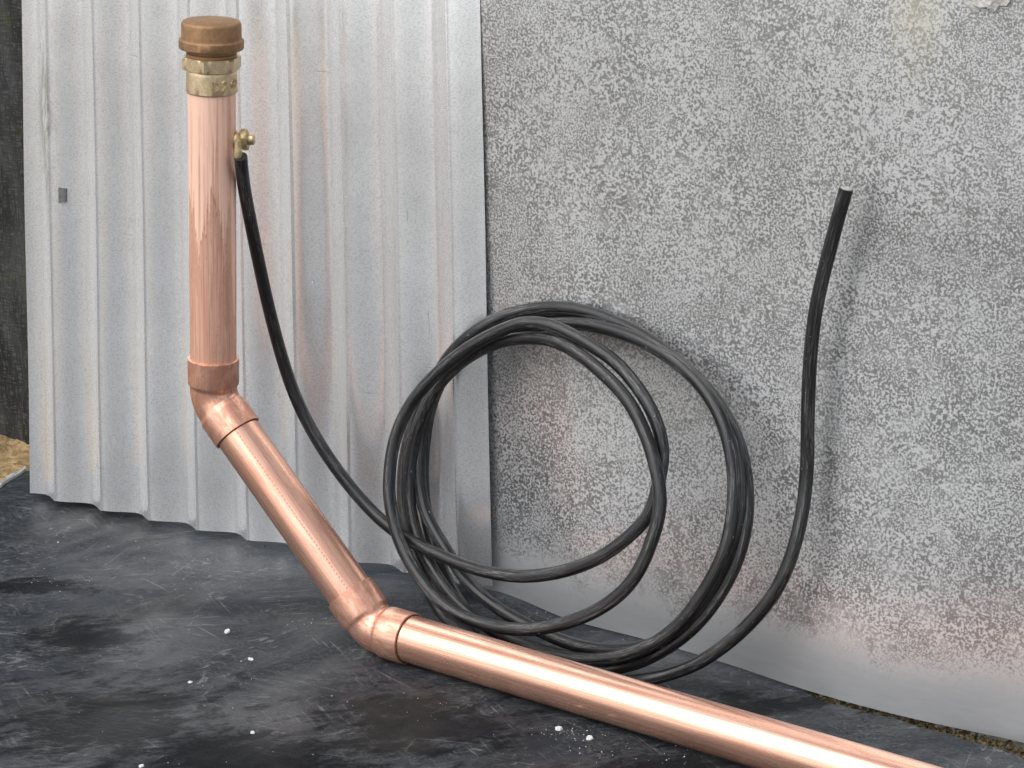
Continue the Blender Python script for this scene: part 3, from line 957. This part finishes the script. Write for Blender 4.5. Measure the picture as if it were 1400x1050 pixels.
# ------------------------------------------------------------------ small things
def chip_mesh(p, length, width, thick, rot, mat, name, seed):
    rnd = random.Random(seed)
    V, F = [], []
    n = 9
    for z in (0, 1):
        for k in range(n):
            a = 2 * math.pi * k / n
            rr = 0.72 + 0.4 * rnd.random()
            x = math.cos(a) * length * 0.5 * rr * (0.85 if z else 1); y = math.sin(a) * width * 0.5 * rr * (0.8 if z else 1)
            V.append(Vector((p.x + x * math.cos(rot) - y * math.sin(rot), p.y + x * math.sin(rot) + y * math.cos(rot), p.z + thick * (z * (0.7 + 0.5 * rnd.random()) - 0.15))))
    for k in range(n):
        k2 = (k + 1) % n
        F.append((k, k2, n + k2, n + k))
    F.append(tuple(range(n - 1, -1, -1))); F.append(tuple(range(n, 2 * n)))
    return link(name, V, F, mat, smooth=False, origin=p)
PXM = 2.55 / FOCAL
chips = [(311, 862, 10, 11, 'lumpy white chip on the black liner left of the lower elbow'),
         (343, 899, 13, 6, 'slim white chip lying just below the lumpy one on the liner'),
         (260, 930, 10, 5, 'narrow white chip midway across the liner left of the pipe'),
         (345, 999, 9, 5, 'small white chip low on the liner below the slim chips'),
         (193, 1046, 9, 7, 'white chip at the bottom edge of the liner on the left'),
         (764, 993, 14, 10, 'largest white flake in the crumbs in front of the ground pipe'),
         (806, 1007, 12, 9, 'pale flake just right of the largest flake by the ground pipe')]
for i, (x, y, l, w, lb) in enumerate(chips):
    p = ground(x, y); p.z = hgt(p.x, p.y)
    o = chip_mesh(p, l * PXM * 0.85, w * PXM * 1.2, 0.003 if w > 8 else 0.0018, random.random() * 0.8 - 0.9, M['chip'], 'white_chip', 30 + i)
    tag(o, lb, 'chip', 'white chips on the liner')
def scatter(name, spots, mat, label, cat, smin, smax):
    V, F = [], []
    for p in spots:
        s = random.uniform(smin, smax) * (0.6 + 0.8 * random.random() ** 3)
        b = len(V); rot = random.random() * 6.28
        for k in range(5):
            a = rot + k * 1.2566
            V.append(Vector((p.x + math.cos(a) * s * random.uniform(.6, 1.3), p.y + math.sin(a) * s * random.uniform(.6, 1.3), p.z - s * 0.2)))
        V.append(Vector((p.x, p.y, p.z + s * random.uniform(.4, 1.0))))
        for k in range(5): F.append((b + k, b + (k + 1) % 5, b + 5))
    return tag(link(name, V, F, mat, smooth=False), label, cat, kind='stuff')
sp = []
def cl(x, y, sx, sy, n):
    for _ in range(n):
        p = ground(random.gauss(x, sx), random.gauss(y, sy)); p.z = hgt(p.x, p.y); sp.append(p)
cl(775, 998, 26, 6, 60); cl(800, 1018, 50, 12, 34); cl(930, 1035, 30, 8, 22); cl(425, 850, 20, 10, 16); cl(200, 735, 40, 20, 20); cl(300, 760, 90, 30, 16)
cl(720, 838, 20, 8, 22); cl(80, 790, 50, 20, 25); cl(250, 960, 130, 50, 40); cl(600, 960, 60, 30, 24); cl(900, 868, 30, 6, 12)
tag_g = scatter('white_grit', sp, M['chip'], 'tiny white crumbs strewn over the black liner', 'grit', 0.0004, 0.0010)
sp = []
cl(250, 752, 90, 14, 260); cl(370, 785, 60, 8, 160); cl(540, 815, 40, 8, 120); cl(720, 834, 40, 7, 120); cl(930, 893, 60, 7, 90); cl(430, 850, 60, 18, 90); cl(120, 760, 80, 25, 120)
scatter('soil_crumbs', sp, M['moss'], 'fine brown soil crumbs along the foot of the metal sheets', 'soil', 0.0004, 0.0011)
# earth and moss in the gap between liner and flat sheet
sp = []
for _ in range(1500):
    k = random.random()
    x = 1100 + 420 * k
    yl = 946 + (1072 - 946) * k; yw = 938 + (1050 - 938) * k
    p = ground(x, random.uniform(yw - 8, yl + 3)); p.z = -0.013 + random.random() * 0.006; sp.append(p)
scatter('mossy_soil', sp, M['moss'], 'brown mossy soil in the gap under the flat sheet', 'soil', 0.0016, 0.0042)
# frayed white edge of the liner by the sand
V, F = [], []
fr = [ground(-12, 671), ground(2, 664), ground(10, 657), ground(20, 652), ground(30, 646), ground(36, 641)]
for i, p in enumerate(fr):
    w = 0.0006 + 0.003 * random.random()
    V += [p + Vector((0, -0.001, 0.002)), p + Vector((-0.002, w, 0.003 + 0.003 * random.random())), p + Vector((0, w + 0.001, -0.004)), p + Vector((0, -0.001, -0.004))]
for i in range(len(fr) - 1):
    for c in range(4):
        a = i * 4 + c; b = i * 4 + (c + 1) % 4
        F.append((a, b, b + 4, a + 4))
F.append((0, 1, 2, 3)); e = (len(fr) - 1) * 4; F.append((e + 3, e + 2, e + 1, e))
tag(link('torn_white_strip', V, F, M['fray'], smooth=False), 'torn white strip along the liner edge next to the sand', 'strip')
# dried sealant lump on the flat sheet at the top right
pf = at(1350, -13, W0, NW)
V, F = [], []
n1, n2 = 26, 16
for i in range(n1):
    for j in range(n2 + 1):
        a = 2 * math.pi * i / n1; b = math.pi * j / n2
        d = HW * math.cos(a) * math.sin(b) * 0.030 + UW * math.sin(a) * math.sin(b) * 0.020 + NW * math.cos(b) * 0.007
        k = 1 + 0.35 * noise.fractal(d * 130, 1.0, 2.0, 3)
        V.append(pf + d * k)
for i in range(n1):
    for j in range(n2):
        a = i * (n2 + 1) + j; b = ((i + 1) % n1) * (n2 + 1) + j
        F.append((a, a + 1, b + 1, b))
tag(link('sealant_blob', V, F, M['foam'], origin=pf), 'crusty off-white sealant blob stuck high on the flat sheet at top right', 'sealant')
